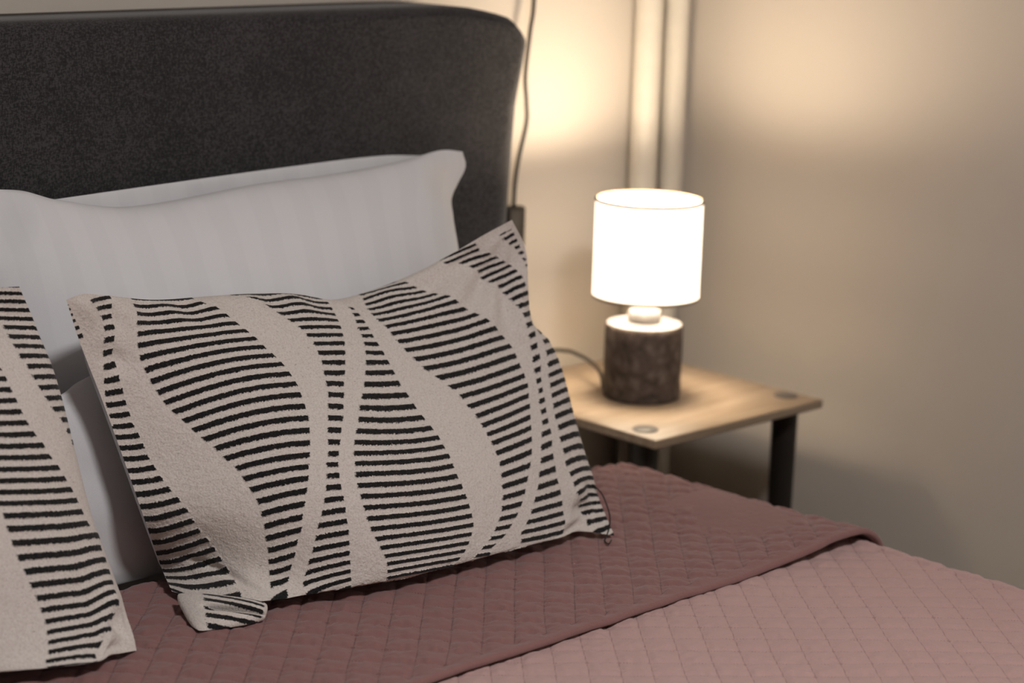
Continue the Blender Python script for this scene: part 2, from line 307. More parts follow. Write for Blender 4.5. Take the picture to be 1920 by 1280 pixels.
def mat_plain(name, colour, rough=0.5, spec=0.5, bump=None):
    nt = NT(name)
    v = nt.coord()
    f = nt.noise(40, 2, 0.5, v)
    d = tuple(x * 0.96 for x in colour)
    nrm = None
    if bump: nrm = nt.bump(nt.noise(bump[0], 3, 0.5, v), bump[1], 0.6)
    return nt.set(nt.ramp(f, [(0.35, d), (0.65, colour)]), rough, nrm, spec=spec)

def mat_headboard():
    nt = NT('charcoal_upholstery')
    v = nt.coord()
    a = nt.noise(700, 2, 0.6, scaled(nt, v, (0.35, 1, 1)))
    b = nt.noise(700, 2, 0.6, scaled(nt, v, (1, 1, 0.35)))
    w = nt.math('MULTIPLY', nt.math('ADD', a, b), 0.5)
    big = nt.noise(9, 3, 0.6, v)
    s = nt.math('ADD', nt.math('MULTIPLY', w, 1.5), nt.math('MULTIPLY', big, 0.25))
    c = nt.ramp(s, [(0.62, (0.007, 0.007, 0.008)), (0.84, (0.021, 0.0195, 0.0205)), (1.02, (0.068, 0.062, 0.064))])
    return nt.set(c, 0.92, nt.bump(w, 0.0009, 0.8), sheen=0.25, spec=0.15)

def mat_white_cotton(name, stripes=True):
    nt = NT(name)
    v = nt.coord()
    weave = nt.noise(900, 2, 0.5, v)
    if stripes:
        u = nt.attr('across')
        s = nt.math('PINGPONG', nt.math('MULTIPLY', u, 26.0), 1.0)
        k = nt.math('MULTIPLY', nt.math('SUBTRACT', s, 0.44), 9.0, clamp=True)
        c = nt.mix(k, (0.80, 0.79, 0.80), (0.82, 0.81, 0.82))
        nt.l(nt.math('ADD', nt.math('MULTIPLY', k, -0.12), 0.72), nt.b.inputs['Roughness'])
    else:
        c = nt.ramp(weave, [(0.3, (0.77, 0.755, 0.76)), (0.7, (0.82, 0.81, 0.82))])
        nt.b.inputs['Roughness'].default_value = 0.8
    crease = nt.noise(16, 2, 0.55, v)
    n1 = nt.bump(weave, 0.0003, 0.5)
    return nt.set(c, None, nt.bump(crease, 0.004, 0.35, n1), sheen=0.15, spec=0.25)

def mat_tufted(name):
    nt = NT(name)
    v = nt.coord()
    row = nt.attr('row'); band = nt.attr('band')
    rag = nt.noise(420, 2, 0.65, v)
    rag2 = nt.noise(90, 2, 0.5, v)
    r = nt.math('ADD', row, nt.math('MULTIPLY', nt.math('SUBTRACT', rag, 0.5), 0.30))
    r = nt.math('ADD', r, nt.math('MULTIPLY', nt.math('SUBTRACT', rag2, 0.5), 0.10))
    d = nt.math('PINGPONG', r, 0.5)                      # 0 on a stripe's middle, 0.5 between two stripes
    a = nt.math('MULTIPLY', nt.math('SUBTRACT', 0.265, d), 16.0, clamp=True)
    e = nt.math('ADD', band, nt.math('MULTIPLY', nt.math('SUBTRACT', rag, 0.5), 0.006))
    b = nt.math('MULTIPLY', e, 900.0, clamp=True)
    mask = nt.math('MULTIPLY', a, b)
    terry = nt.noise(480, 2, 0.6, v)
    fleck = nt.noise(260, 1, 0.5, scaled(nt, v, (1, 1, 2.5)))
    cream = nt.ramp(terry, [(0.25, (0.60, 0.53, 0.475)), (0.5, (0.73, 0.66, 0.605)), (0.75, (0.80, 0.745, 0.69))])
    cream = nt.mix(nt.math('MULTIPLY', nt.math('SUBTRACT', fleck, 0.70), 6.0, clamp=True), cream, (0.30, 0.25, 0.21))
    black = nt.ramp(terry, [(0.3, (0.006, 0.006, 0.007)), (0.62, (0.018, 0.017, 0.017)), (0.82, (0.07, 0.06, 0.055))])
    h = nt.math('ADD', terry, nt.math('MULTIPLY', mask, 0.35))
    n1 = nt.bump(h, 0.0012, 0.7)
    return nt.set(nt.mix(mask, cream, black), 0.95, n1, sheen=0.12, spec=0.1)

def mat_quilt(name, lo, hi, thread_shade):
    nt = NT(name)
    v = nt.coord()
    weave = nt.noise(800, 2, 0.5, v)
    big = nt.noise(3, 2, 0.5, v)
    c = nt.ramp(nt.math('ADD', nt.math('MULTIPLY', weave, 0.6), nt.math('MULTIPLY', big, 0.4)), [(0.35, lo), (0.65, hi)])
    st = nt.attr('stitch')
    along = nt.attr('along')
    dash = nt.math('GREATER_THAN', nt.math('FRACT', nt.math('MULTIPLY', along, 260.0)), 0.35)
    k = nt.math('MULTIPLY', nt.math('SUBTRACT', 0.0011, st), 1500.0, clamp=True)
    k = nt.math('MULTIPLY', k, nt.math('ADD', nt.math('MULTIPLY', dash, 0.45), 0.40))
    c = nt.mix(k, c, thread_shade)  # stitch lines darkened: groove shade painted in together with the thread
    n1 = nt.bump(weave, 0.0004, 0.5)
    return nt.set(c, 0.9, nt.bump(nt.noise(70, 2, 0.6, v), 0.0022, 0.5, n1), sheen=0.25, spec=0.15)

def mat_wood_top():
    nt = NT('pale_pine')
    v = nt.coord()
    g = nt.noise(9, 5, 0.6, scaled(nt, v, (0.6, 9, 6)))
    c = nt.ramp(g, [(0.3, (0.27, 0.195, 0.125)), (0.5, (0.34, 0.255, 0.175)), (0.72, (0.40, 0.31, 0.22))])
    return nt.set(c, 0.42, nt.bump(g, 0.0008, 0.3), spec=0.4)

def mat_stone():
    nt = NT('brown_ceramic')
    v = nt.coord()
    a = nt.noise(45, 5, 0.65, v)
    vo = nt.n('ShaderNodeTexVoronoi', feature='DISTANCE_TO_EDGE'); vo.inputs['Scale'].default_value = 38
    nt.l(v, vo.inputs['Vector'])
    cr = nt.math('MULTIPLY', vo.outputs['Distance'], 3.0, clamp=True)
    s = nt.math('ADD', nt.math('MULTIPLY', a, 0.8), nt.math('MULTIPLY', cr, 0.2))
    c = nt.ramp(s, [(0.3, (0.045, 0.034, 0.029)), (0.5, (0.10, 0.076, 0.064)), (0.72, (0.20, 0.165, 0.145))])
    return nt.set(c, 0.6, nt.bump(s, 0.003, 0.5), spec=0.35)

def mat_glazed_top():
    nt = NT('pale_ceramic')
    v = nt.coord()
    a = nt.noise(60, 4, 0.6, v)
    c = nt.ramp(a, [(0.3, (0.10, 0.095, 0.094)), (0.7, (0.17, 0.162, 0.16))])
    return nt.set(c, 0.55, nt.bump(a, 0.001, 0.4))

def mat_shade():
    nt = NT('white_lampshade_fabric')
    v = nt.coord()
    w = nt.noise(600, 2, 0.5, scaled(nt, v, (1, 1, 0.3)))
    c = nt.ramp(w, [(0.3, (0.84, 0.80, 0.74)), (0.7, (0.90, 0.87, 0.82))])
    dif = nt.n('ShaderNodeBsdfDiffuse'); tr = nt.n('ShaderNodeBsdfTranslucent')
    nt.l(c, dif.inputs['Color']); nt.l(c, tr.inputs['Color'])
    mx = nt.n('ShaderNodeMixShader'); mx.inputs[0].default_value = 0.06
    nt.l(dif.outputs[0], mx.inputs[1]); nt.l(tr.outputs[0], mx.inputs[2])
    em = nt.n('ShaderNodeEmission'); em.inputs['Color'].default_value = (1.0, 0.83, 0.64, 1); em.inputs['Strength'].default_value = SHADE_GLOW
    ad = nt.n('ShaderNodeAddShader')
    nt.l(mx.outputs[0], ad.inputs[0]); nt.l(em.outputs[0], ad.inputs[1])
    nt.l(ad.outputs[0], nt.out.inputs['Surface'])
    return nt.m

def mat_emit(name, colour, strength):
    nt = NT(name)
    nt.b.inputs['Base Color'].default_value = (0.9, 0.9, 0.9, 1)
    nt.b.inputs['Emission Color'].default_value = (*colour, 1)
    nt.b.inputs['Emission Strength'].default_value = strength
    return nt.m

M_WALL = mat_wall()
M_PIPE = mat_plain('white_paint', (0.80, 0.74, 0.64), 0.45)
M_DARKWOOD = mat_plain('black_stained_wood', (0.018, 0.014, 0.011), 0.5, 0.4)
M_CAP = mat_plain('grey_metal_cap', (0.13, 0.115, 0.105), 0.5, 0.4)
M_CORD = mat_plain('dark_cord', (0.022, 0.018, 0.015), 0.6)
M_SWITCH = mat_plain('brown_plastic', (0.022, 0.016, 0.012), 0.5)

# ------------------------------------------------------------------ the room
BACK_Y, RIGHT_X, LEFT_X, FRONT_Y, TOP_Z = 2.28, 2.562, -1.6, -2.2, 2.55
def room():
    th = 0.12
    tag(box_obj('floor', (LEFT_X - th, FRONT_Y - th, -0.1), (RIGHT_X + th, BACK_Y + th, 0.0), mat_floor()), 'dark wooden floor under the bed', None, kind='structure')
    tag(box_obj('ceiling', (LEFT_X - th, FRONT_Y - th, TOP_Z), (RIGHT_X + th, BACK_Y + th, TOP_Z + 0.1), mat_plain('ceiling_paint', (0.8, 0.78, 0.74), 0.9)), 'plain painted ceiling', None, kind='structure')
    tag(box_obj('wall_back', (LEFT_X - th, BACK_Y, 0), (RIGHT_X + th, BACK_Y + th, TOP_Z), M_WALL), 'beige plaster wall behind the headboard', None, kind='structure')
    tag(box_obj('wall_right', (RIGHT_X, FRONT_Y, 0), (RIGHT_X + th, BACK_Y, TOP_Z), M_WALL), 'beige plaster wall beside the bedside table', None, kind='structure')
    tag(box_obj('wall_left', (LEFT_X - th, FRONT_Y, 0), (LEFT_X, BACK_Y, TOP_Z), M_WALL), 'beige plaster wall on the far side of the bed', None, kind='structure')
    tag(box_obj('wall_front', (LEFT_X - th, FRONT_Y - th, 0), (RIGHT_X + th, FRONT_Y, TOP_Z), M_WALL), 'beige plaster wall facing the bed', None, kind='structure')
room()

def wall_pipe(x, y, r, label):
    prof = [(r, 0.0), (r, TOP_Z - 0.001)]
    root = empty('wall_pipe', (x, y, 0))
    lathe_obj('tube', prof, (x, y, 0), M_PIPE, root, n=40)
    for z in (0.25, 1.75):
        c = lathe_obj('clip', [(r + 0.0005, -0.010), (r + 0.003, -0.009), (r + 0.003, 0.009), (r + 0.0005, 0.010)], (x, y, z), M_PIPE, root, n=32)
        box_obj('clip_foot', (x - 0.008, y + r, z - 0.008), (x + 0.008, BACK_Y, z + 0.008), M_PIPE, c)
    tag(root, label, 'pipe', 'heating pipes in the corner')
wall_pipe(2.424, 2.250, 0.0235, 'thicker white painted pipe rising behind the lamp, left of the pair in the corner')
wall_pipe(2.492, 2.250, 0.0205, 'thinner white painted pipe in the corner, nearest to the right-hand wall')

# ------------------------------------------------------------------ added ceiling lamp, out of frame, put in as soft fill light
def added_ceiling_lamp():
    x, y = 0.95, 0.05
    root = empty('added_ceiling_lamp', (x, y, TOP_Z))
    lathe_obj('base', [(0.0, 0.0), (0.24, 0.0), (0.24, -0.025), (0.22, -0.03)], (x, y, TOP_Z), M_PIPE, root, cap=False)
    prof = [(0.215 * math.cos(a), -0.03 - 0.06 * math.sin(a)) for a in np.linspace(0, math.pi / 2, 12)]
    lathe_obj('glass', prof, (x, y, TOP_Z), mat_emit('fill_lamp_glass', (1.0, 0.955, 0.92), 2.0), root, cap=False)
    ld = bpy.data.lights.new('fill_light', 'AREA')
    ld.shape = 'DISK'; ld.size = 0.42; ld.energy = FILL_LAMP_WATTS; ld.color = (1.0, 0.98, 0.985)
    lo = bpy.data.objects.new('fill_light', ld); lo.location = (x, y, TOP_Z - 0.095)
    link(lo, root)
    tag(root, 'added round ceiling lamp, unseen, filling the room with soft light', 'lamp')
added_ceiling_lamp()

# ------------------------------------------------------------------ bed
BED_X0, BED_X1 = 0.36, 1.990
def headboard(parent):
    mat = mat_headboard()
    yf, yb, R = 2.098, 2.215, 0.052
    out = [(1.996, 0.10), (1.998, 0.5), (2.000, 0.80), (2.004, 0.98), (2.009, 1.04), (2.012, 1.070), (2.010, 1.080), (2.001, 1.091), (1.986, 1.104), (1.976, 1.110), (1.955, 1.1155), (1.93, 1.1205), (1.90, 1.1255), (1.86, 1.1285), (1.80, 1.129)]
    left = [(BED_X0 + BED_X1 - x, z) for x, z in out][::-1]
    top = [(x, 1.1255 + 0.0035 * abs(x - 1.175) / 0.6) for x in np.linspace(1.70, BED_X0 + 0.29, 11)]
    pts = np.array(out + top + left, float)
    bottom = np.array([(x, 0.10) for x in np.linspace(left[-1][0], out[0][0], 12)[1:-1]])
    ring = np.vstack([pts, bottom])
    n = len(ring)
    nx = np.roll(ring, -1, 0) - np.roll(ring, 1, 0)
    nrm = np.stack([-nx[:, 1], nx[:, 0]], -1); nrm /= np.linalg.norm(nrm, axis=1)[:, None]
    side = smooth01((np.abs(ring[:, 0] - (BED_X0 + BED_X1) / 2) - 0.70) / 0.14) * smooth01((1.10 - ring[:, 1]) / 0.22)
    RR = 0.016 + (R - 0.016) * side
    rows = [np.stack([ring[:, 0], np.full(n, yb), ring[:, 1]], -1)]
    for th in np.linspace(0, math.pi / 2, 10):
        ins = RR * (1 - math.cos(th))
        rows.append(np.stack([ring[:, 0] + nrm[:, 0] * ins, yf + RR * (1 - math.sin(th)), ring[:, 1] + nrm[:, 1] * ins], -1))
    mid = np.array([(BED_X0 + BED_X1) / 2, yf, 0.62])
    q = rows[-1].copy()
    for k in (0.985, 0.95, 0.85, 0.7, 0.5, 0.3, 0.12):
        rows.append(mid + (q - mid) * np.array([k, 0, k]))
    P = np.array(rows)
    # the padded front sags a little in the middle of each span
    verts = P.reshape(-1, 3).tolist(); faces = []
    for i in range(len(P) - 1):
        for k in range(n):
            k2 = (k + 1) % n
            faces.append((i * n + k, i * n + k2, (i + 1) * n + k2, (i + 1) * n + k))
    faces.append(tuple(range(n))[::-1])
    # front fan in strips so that it shades flat
    base = (len(P) - 1) * n
    faces.append(tuple(base + k for k in range(n)))
    o = mesh_obj('headboard', verts, faces, mat, parent)
    o.data.polygons[len(faces) - 1].use_smooth = False
    return o

def bed():
    root = empty('bed', ((BED_X0 + BED_X1) / 2, 1.05, 0))
    hb = headboard(root)
    up = mat_headboard()
    box_obj('side_rail', (BED_X1 - 0.045, 0.06, 0.12), (BED_X1 - 0.005, 2.09, 0.27), up, root, 0.008)
    box_obj('side_rail', (BED_X0 + 0.005, 0.06, 0.12), (BED_X0 + 0.045, 2.09, 0.27), up, root, 0.008)
    box_obj('foot_rail', (BED_X0 + 0.046, 0.06, 0.12), (BED_X1 - 0.046, 0.10, 0.27), up, root, 0.008)
    for x in np.linspace(0.12, 1.93, 14):
        box_obj('slat', (BED_X0 + 0.046, x, 0.235), (BED_X1 - 0.046, x + 0.07, 0.25), M_DARKWOOD, root)
    for x in (BED_X0 + 0.03, BED_X1 - 0.03):
        for y in (0.09, 2.05):
            lathe_obj('leg', [(0.018, 0.0), (0.026, 0.119)], (x, y, 0), M_DARKWOOD, root, n=20)
    tag(root, 'upholstered bed with a tall charcoal fabric headboard', 'bed')
bed()

def mattress():
    m = mat_white_cotton('fitted_sheet', False)
    o = box_obj('mattress', (BED_X0 + 0.012, 0.102, 0.272), (BED_X1 - 0.006, 2.092, 0.4825), m, None, 0.035, 5)
    tag(o, 'mattress in a white fitted sheet, showing at the edge of the pink quilt', 'mattress')
mattress()

# ------------------------------------------------------------------ quilt
PITCH = 0.034
def quilt_relief(x, y, ang_a, ang_b, off, seed, amp):
    """height in metres, distance to the nearest stitch line and position along it"""
    ca, sa = math.cos(ang_a), math.sin(ang_a); cb, sb = math.cos(ang_b), math.sin(ang_b)
    wob = 0.0012 * vnoise(x * 14, y * 14, seed)
    a = -x * sa + y * ca + off[0] + wob       # distance across the lines that run along ang_a
    b = -x * sb + y * cb + off[1] - wob
    da = np.abs((a / PITCH + 0.5) % 1 - 0.5) * PITCH
    db = np.abs((b / PITCH + 0.5) % 1 - 0.5) * PITCH
    d = np.minimum(da, db)
    along = np.where(da < db, x * ca + y * sa, x * cb + y * sb)
    puff = (1 - np.exp(-(da / 0.0055) ** 1.4)) * (1 - np.exp(-(db / 0.0055) ** 1.4))
    h = 0.0023 * amp * puff
    # puckers drawn in by the thread: short ripples that cross the stitch lines
    p1 = vnoise(a * 55, b * 190, seed + 1) * np.exp(-(da / 0.012) ** 2)
    p2 = vnoise(a * 190, b * 55, seed + 2) * np.exp(-(db / 0.012) ** 2)
    h += 0.0012 * amp * (p1 + p2) * np.clip(d / 0.002, 0, 1)
    h += 0.0007 * vnoise(x * 70, y * 120, seed + 3) * puff + 0.0020 * vnoise(x * 7, y * 9, 15) + 0.003 * vnoise(x * 2.3, y * 3.1, 16)
    return h, d, along

def over_edge(s, s1, R):
    """position across the bed: flat, round the edge, then hanging"""
    th = np.clip((s - s1) / R, 0, math.pi / 2)
    hang = np.clip(s - s1 - R * math.pi / 2, 0, None)
    X = np.minimum(s, s1) + R * np.sin(th)
    dz = -R * (1 - np.cos(th)) - hang
    return X, dz, np.sin(th), np.cos(th)

def nonuni(parts):
    out = []
    for a, b, st in parts:
        out.append(np.arange(a, b - 1e-9, st))
    out.append([parts[-1][1]])
    return np.concatenate(out)

def quilt():
    root = empty('quilt', (1.2, 1.0, 0.482))
    body_m = mat_quilt('pale_pink_quilt', (0.52, 0.325, 0.30), (0.575, 0.37, 0.345), (0.33, 0.18, 0.165))
    flap_m = mat_quilt('rose_quilt_lining', (0.25, 0.118, 0.109), (0.29, 0.142, 0.131), (0.10, 0.042, 0.039))
    A1, A2 = math.radians(-40.2), math.radians(50.2)
    s = nonuni([(0.37, 0.95, 0.02), (0.95, 2.06, 0.0024), (2.06, 2.26, 0.012)])
    y = nonuni([(0.06, 0.90, 0.02), (0.90, 1.47, 0.0024), (1.47, 1.835, 0.008)])
    S, Y = np.meshgrid(s, y)
    s1, R = 1.970, 0.055
    X, dz, nx, nz = over_edge(S, s1, R)
    h, d, al = quilt_relief(S, Y, A1, A2, (0.006, 0.011), 11, 1.05)
    edge = smooth01((s1 - S) / 0.25)
    h = h * 1.0
    Xb = X + nx * h; Zb = 0.499 + dz + nz * h - 0.003 * (1 - edge) * (S < s1) - 0.005 * smooth01((Y - 1.45) / 0.03)
    top = np.stack([Xb, Y, Zb], -1)
    grid_obj('body', top, body_m, root, {'stitch': d, 'along': al})
    # turned-back part
    B1, B2 = math.radians(-48.0), math.radians(46.3)
    s = nonuni([(0.37, 0.95, 0.02), (0.95, 2.08, 0.0024), (2.08, 2.24, 0.008)])
    yt = np.arange(1.428, 1.846, 0.0024)
    n_arc = 8
    S, Y = np.meshgrid(s, yt)
    s1f, Rf = 1.966, 0.063
    X, dz, nx, nz = over_edge(S, s1f, Rf)
    h, d, al = quilt_relief(S, Y, B1, B2, (0.013, 0.004), 41, 1.5)
    front = np.clip((Y - 1.428) / 0.012, 0, 1)
    hem = np.clip((Y - 1.428) / 0.016, 0, 1)
    h = h * smooth01(hem) + 0.0022 * (1 - smooth01(hem))
    d = np.where(hem < 0.85, 0.02, d)
    d = np.where(np.abs(Y - 1.4425) < 0.0016, np.abs(Y - 1.4425), d)
    al = np.where(np.abs(Y - 1.4425) < 0.0016, S, al)
    wave = 0.0035 * vnoise(S * 9, S * 0 + 3.3, 77) + 0.0018 * vnoise(S * 33, S * 0 + 1.3, 78)
    liftr = 0.011 * np.exp(-((S - 1.93) / 0.10) ** 2) * smooth01((1.56 - Y) / 0.13)
    Zt = 0.5060 + dz + nz * h + liftr + 0.002 * (1 - smooth01((Y - 1.43) / 0.1)) * 1.0
    Yt = Y + wave * (1 - smooth01((Y - 1.43) / 0.12))
    Xt = X + nx * h
    topf = np.stack([Xt, Yt, Zt], -1)
    # rounded front hem, then a short underside going back
    first = topf[0]
    rows, dr, ar = [], [], []
    for k, th in enumerate(np.linspace(math.pi * 1.0, 0.12, 7)):
        off = 0.0042
        yy = first[:, 1] - off * math.sin(th)
        depth = off * (1 - math.cos(th))
        rows.append(np.stack([first[:, 0] - nx[0] * depth, yy, first[:, 2] - nz[0] * depth], -1))
        dr.append(np.full(len(s), 0.02)); ar.append(np.zeros(len(s)))
    under = [np.stack([r[:, 0], r[:, 1] + q, r[:, 2]], -1) for q in (0.25, 0.05) for r in (rows[0],)]
    # fold at the pillow end: half round down on to the body
    last = topf[-1]
    fold, df, af = [], [], []
    for th in np.linspace(0.15, math.pi, n_arc):
        rr = 0.0075
        depth = rr * (1 - math.cos(th))
        fold.append(np.stack([last[:, 0] - nx[-1] * depth, last[:, 1] + rr * math.sin(th), last[:, 2] - nz[-1] * depth], -1))
        df.append(np.full(len(s), 0.02)); af.append(np.zeros(len(s)))
    P = np.concatenate([np.array(under), np.array(rows), topf, np.array(fold)], 0)
    D = np.concatenate([np.full((2, len(s)), 0.02), np.array(dr), d, np.array(df)], 0)
    A = np.concatenate([np.zeros((2, len(s))), np.array(ar), al, np.array(af)], 0)
    o = grid_obj('turned_back_top', P, flap_m, root, {'stitch': D, 'along': A})
    tag(o, 'darker rose side of the quilt, turned back below the pillows')
    tag(root, 'dusty pink quilt stitched in small squares, its top turned back to a darker rose', 'quilt')
quilt()

# ------------------------------------------------------------------ pillows and cushions
def coons(C, u, v):
    B = catmull(*C['b'], u); T = catmull(*C['t'], u); L = catmull(*C['l'], v); R = catmull(*C['r'], v)
    U = u[None, :, None]; V = v[:, None, None]
    return ((1 - V) * B[None] + V * T[None] + (1 - U) * L[:, None] + U * R[:, None]
            - ((1 - U) * (1 - V) * B[0] + U * (1 - V) * B[-1] + (1 - U) * V * T[0] + U * V * T[-1]))

def coons_detail(C, S, u, v, pw=(7, 5, 5, 6)):
    C = {k: (np.array(a[0]), np.array(a[1])) for k, a in C.items()}
    Cs = {k: (C[k][0][S[k]], C[k][1][S[k]]) for k in C}
    P = coons(Cs, u, v); U = u[None, :, None]; V = v[:, None, None]
    rb = catmull(*C['b'], u) - catmull(*Cs['b'], u); rt = catmull(*C['t'], u) - catmull(*Cs['t'], u)
    rl = catmull(*C['l'], v) - catmull(*Cs['l'], v); rr = catmull(*C['r'], v) - catmull(*Cs['r'], v)
    return (P + rb[None] * (1 - V) ** pw[0] + rt[None] * V ** pw[1]
            + rl[:, None] * (1 - U) ** pw[2] + rr[:, None] * U ** pw[3])

def bulge(U, V, p, ears):
    b = np.power(np.clip(4 * U * (1 - U), 0, 1), p * .8) * np.power(np.clip(4 * V * (1 - V), 0, 1), p)
    for (cu, cv), (ru, rv) in zip(((0, 0), (1, 0), (0, 1), (1, 1)), ears):
        d = np.sqrt(((U - cu) / ru) ** 2 + ((V - cv) / rv) ** 2)
        b = b * (.12 + .88 * smooth01((d - .45) / 1.0))
    return b

def cheb(u, v, co):
    u = np.clip(2 * u - 1, -1, 1); v = np.clip(2 * v - 1, -1, 1)
    tu = [np.cos(i * np.arccos(u)) for i in range(6)]; tv = [np.cos(j * np.arccos(v)) for j in range(7)]
    r = 0; k = 0
    for i in range(6):
        for j in range(7):
            if i + j < 8:
                r = r + co[k] * tu[i] * tv[j]; k += 1
    return r

def normals(P):
    du = np.gradient(P, axis=1); dv = np.gradient(P, axis=0)
    n = np.cross(du, dv); l = np.linalg.norm(n, axis=-1, keepdims=True)
    return n / np.maximum(l, 1e-9)

def unit(v): return np.array(v, float) / np.linalg.norm(v)

def cushion_panel(seam, smooth, u, v, front, p, ears, amount, n_main, n_low, skew):
    S = coons_detail(seam, smooth, u, v)
    U, V = np.meshgrid(u, v)
    b = bulge(U, V, p, ears)
    if skew:
        q = .95 - .45 * U
        b = b * np.power(np.sin(np.pi * np.clip(U, 1e-6, 1) ** 1.3).clip(0, 1), q) / np.power(np.clip(4 * U * (1 - U), 1e-6, 1), .4)
    b = np.where((U <= 0) | (U >= 1), 0, b)
    if front:
        k = (1 - (1 - smooth01(V / .4)) * smooth01((U - .1) / .12) * smooth01((1 - U) / .12))[..., None]
        N = n_low * (1 - k) + n_main * k; N /= np.linalg.norm(N, axis=-1, keepdims=True)
        X = S + (amount * b * (1 + .2 * (1 - 2 * V)))[..., None] * N
    else:
        X = S - (amount * b)[..., None] * n_main
    X[..., 2] = np.maximum(X[..., 2], .509)
    return X, U, V

def cushion(name, seam, smooth, rows, bands, res, p, ears, n_main, n_low, skew, back, wrinkle, label, width):
    base = np.mean(np.array(seam['b'][0]), axis=0)
    root = empty(name, (base[0], base[1], 0.508))
    u = np.linspace(0, 1, res[0]); v = np.linspace(0, 1, res[1])
    n_main = unit(n_main); n_low = np.array(n_low, float)
    X, U, V = cushion_panel(seam, smooth, u, v, True, p, ears, .09 if skew else .095, n_main, n_low, skew)
    row = cheb(U, V, rows)
    sd = bands(U, row) * width
    d = np.abs((row + .5) % 1 - .5)
    mask = smooth01((0.29 - d) / 0.08) * smooth01((sd + 0.0006) / 0.0016)
    N = normals(X)
    edge = np.minimum.reduce([U, 1 - U, V, 1 - V])
    soft = smooth01(edge / 0.03)[..., None]
    w = wrinkle(U, V)
    X = X + N * (mask * 0.0011 + w)[..., None] * soft
    # open loops of the towelling between the stripes
    X = X + N * (0.00025 * vnoise(U * 300, V * 210, 5) + 0.0003 * vnoise(U * 90, V * 64, 6))[..., None] * soft
    X[..., 2] = np.maximum(X[..., 2], .509)
    grid_obj('front_panel', X, mat_tufted(name + '_towelling'), root, {'row': row, 'band': sd})
    ub = u[::6] if (res[0] - 1) % 6 == 0 else np.linspace(0, 1, 110)
    vb = np.linspace(0, 1, 80); ub = np.linspace(0, 1, 110)
    Xb, _, _ = cushion_panel(seam, smooth, ub, vb, False, p * .75, ears, back, n_main, n_low, False)
    o = grid_obj('back_panel', Xb, mat_white_cotton(name + '_lining', False), root, flip=True)
    o['label'] = 'plain white back panel'
    tag(root, label, 'cushion', 'striped cushions leaning on the pillows')
    return root

def main_bands(U, row):
    sd = np.full(U.shape, -9.)
    for bi, (l, r) in enumerate(CUSHION_BANDS):
        l = np.array(l); r = np.array(r)
        ul = np.interp(row, l[:, 0], l[:, 1]); ur = np.interp(row, r[:, 0], r[:, 1])
        if bi == 0: ul = ul * 0 - .1
        if bi == 1: ul = np.where(row > 12, -.1, ul)
        if bi == 7: ur = ur * 0 + 1.1
        dd = np.minimum(U - ul, ur - U)
        lo = max(l[0, 0], r[0, 0]) - .5; hi = min(l[-1, 0], r[-1, 0]) + .5
        if 1 <= bi <= 7: hi += 6
        if bi in (2, 3, 5, 6): lo -= 3
        dd = np.where((row < lo) | (row > hi), -9, dd)
        sd = np.maximum(sd, dd)
    return sd

def left_bands(U, row):
    sd = np.full(U.shape, -9.)
    (el, er), (ml, mr) = [[np.array(a) for a in b] for b in LEFT_BANDS]
    x = np.interp(row, el[:, 0], el[:, 1])
    sd = np.maximum(sd, np.where(row < el[-1, 0] + .5, U - x, -9))
    lm = np.vstack([[(-2, .40), (6, .52), (12, .66), (17, .745)], ml]); rm = np.vstack([[(-2, .70), (4, .82)], mr])
    sd = np.maximum(sd, np.minimum(U - np.interp(row, lm[:, 0], lm[:, 1]), np.interp(row, rm[:, 0], rm[:, 1]) - U))
    for a, b in ((((-2, .26), (10, .30), (20, .40), (34, .44)), ((-2, .33), (10, .46), (20, .62), (34, .70))),
                 (((-2, .02), (12, .06), (24, .18), (34, .30)), ((-2, .20), (12, .24), (24, .31), (34, .38)))):
        a = np.array(a); b = np.array(b)
        sd = np.maximum(sd, np.minimum(U - np.interp(row, a[:, 0], a[:, 1]), np.interp(row, b[:, 0], b[:, 1]) - U))
    return sd

def wrinkle_main(U, V):
    w = 0.0022 * vnoise(U * 7, V * 5, 21)
    # slack folds gathered towards the upper right corner and along the top edge
    dx, dy = (1 - U), (1 - V)
    ang = np.arctan2(dy, dx * 1.5); rad = np.sqrt(dx ** 2 * 2.25 + dy ** 2)
    w += 0.0045 * np.cos(ang * 13 + 0.6) * np.exp(-((rad - .22) / .13) ** 2)
    w += 0.0028 * np.cos(U * 62 + 3 * V) * np.exp(-((V - .95) / .05) ** 2)
    # dent by the upper left corner and the crease above the folded lower left corner
    w -= 0.007 * np.exp(-(((U - .07) / .035) ** 2 + ((V - .80) / .035) ** 2))
    w -= 0.006 * np.exp(-(((U + V * .9 - .20) / .018) ** 2)) * smooth01((.2 - U) / .1) * smooth01((.2 - V) / .1)
    # small creases at the lower right corner
    ang = np.arctan2(V, (1 - U) * 1.5); rad = np.sqrt((1 - U) ** 2 * 2.25 + V ** 2)
    w += 0.003 * np.cos(ang * 12) * np.exp(-((rad - .14) / .07) ** 2)
    return w

def wrinkle_left(U, V):
    w = 0.002 * vnoise(U * 7, V * 5, 31)
    ang = np.arctan2(V, (1 - U) * 1.5); rad = np.sqrt((1 - U) ** 2 * 2.25 + V ** 2)
    w += 0.004 * np.cos(ang * 10 + 1.0) * np.exp(-((rad - .12) / .06) ** 2)
    return w

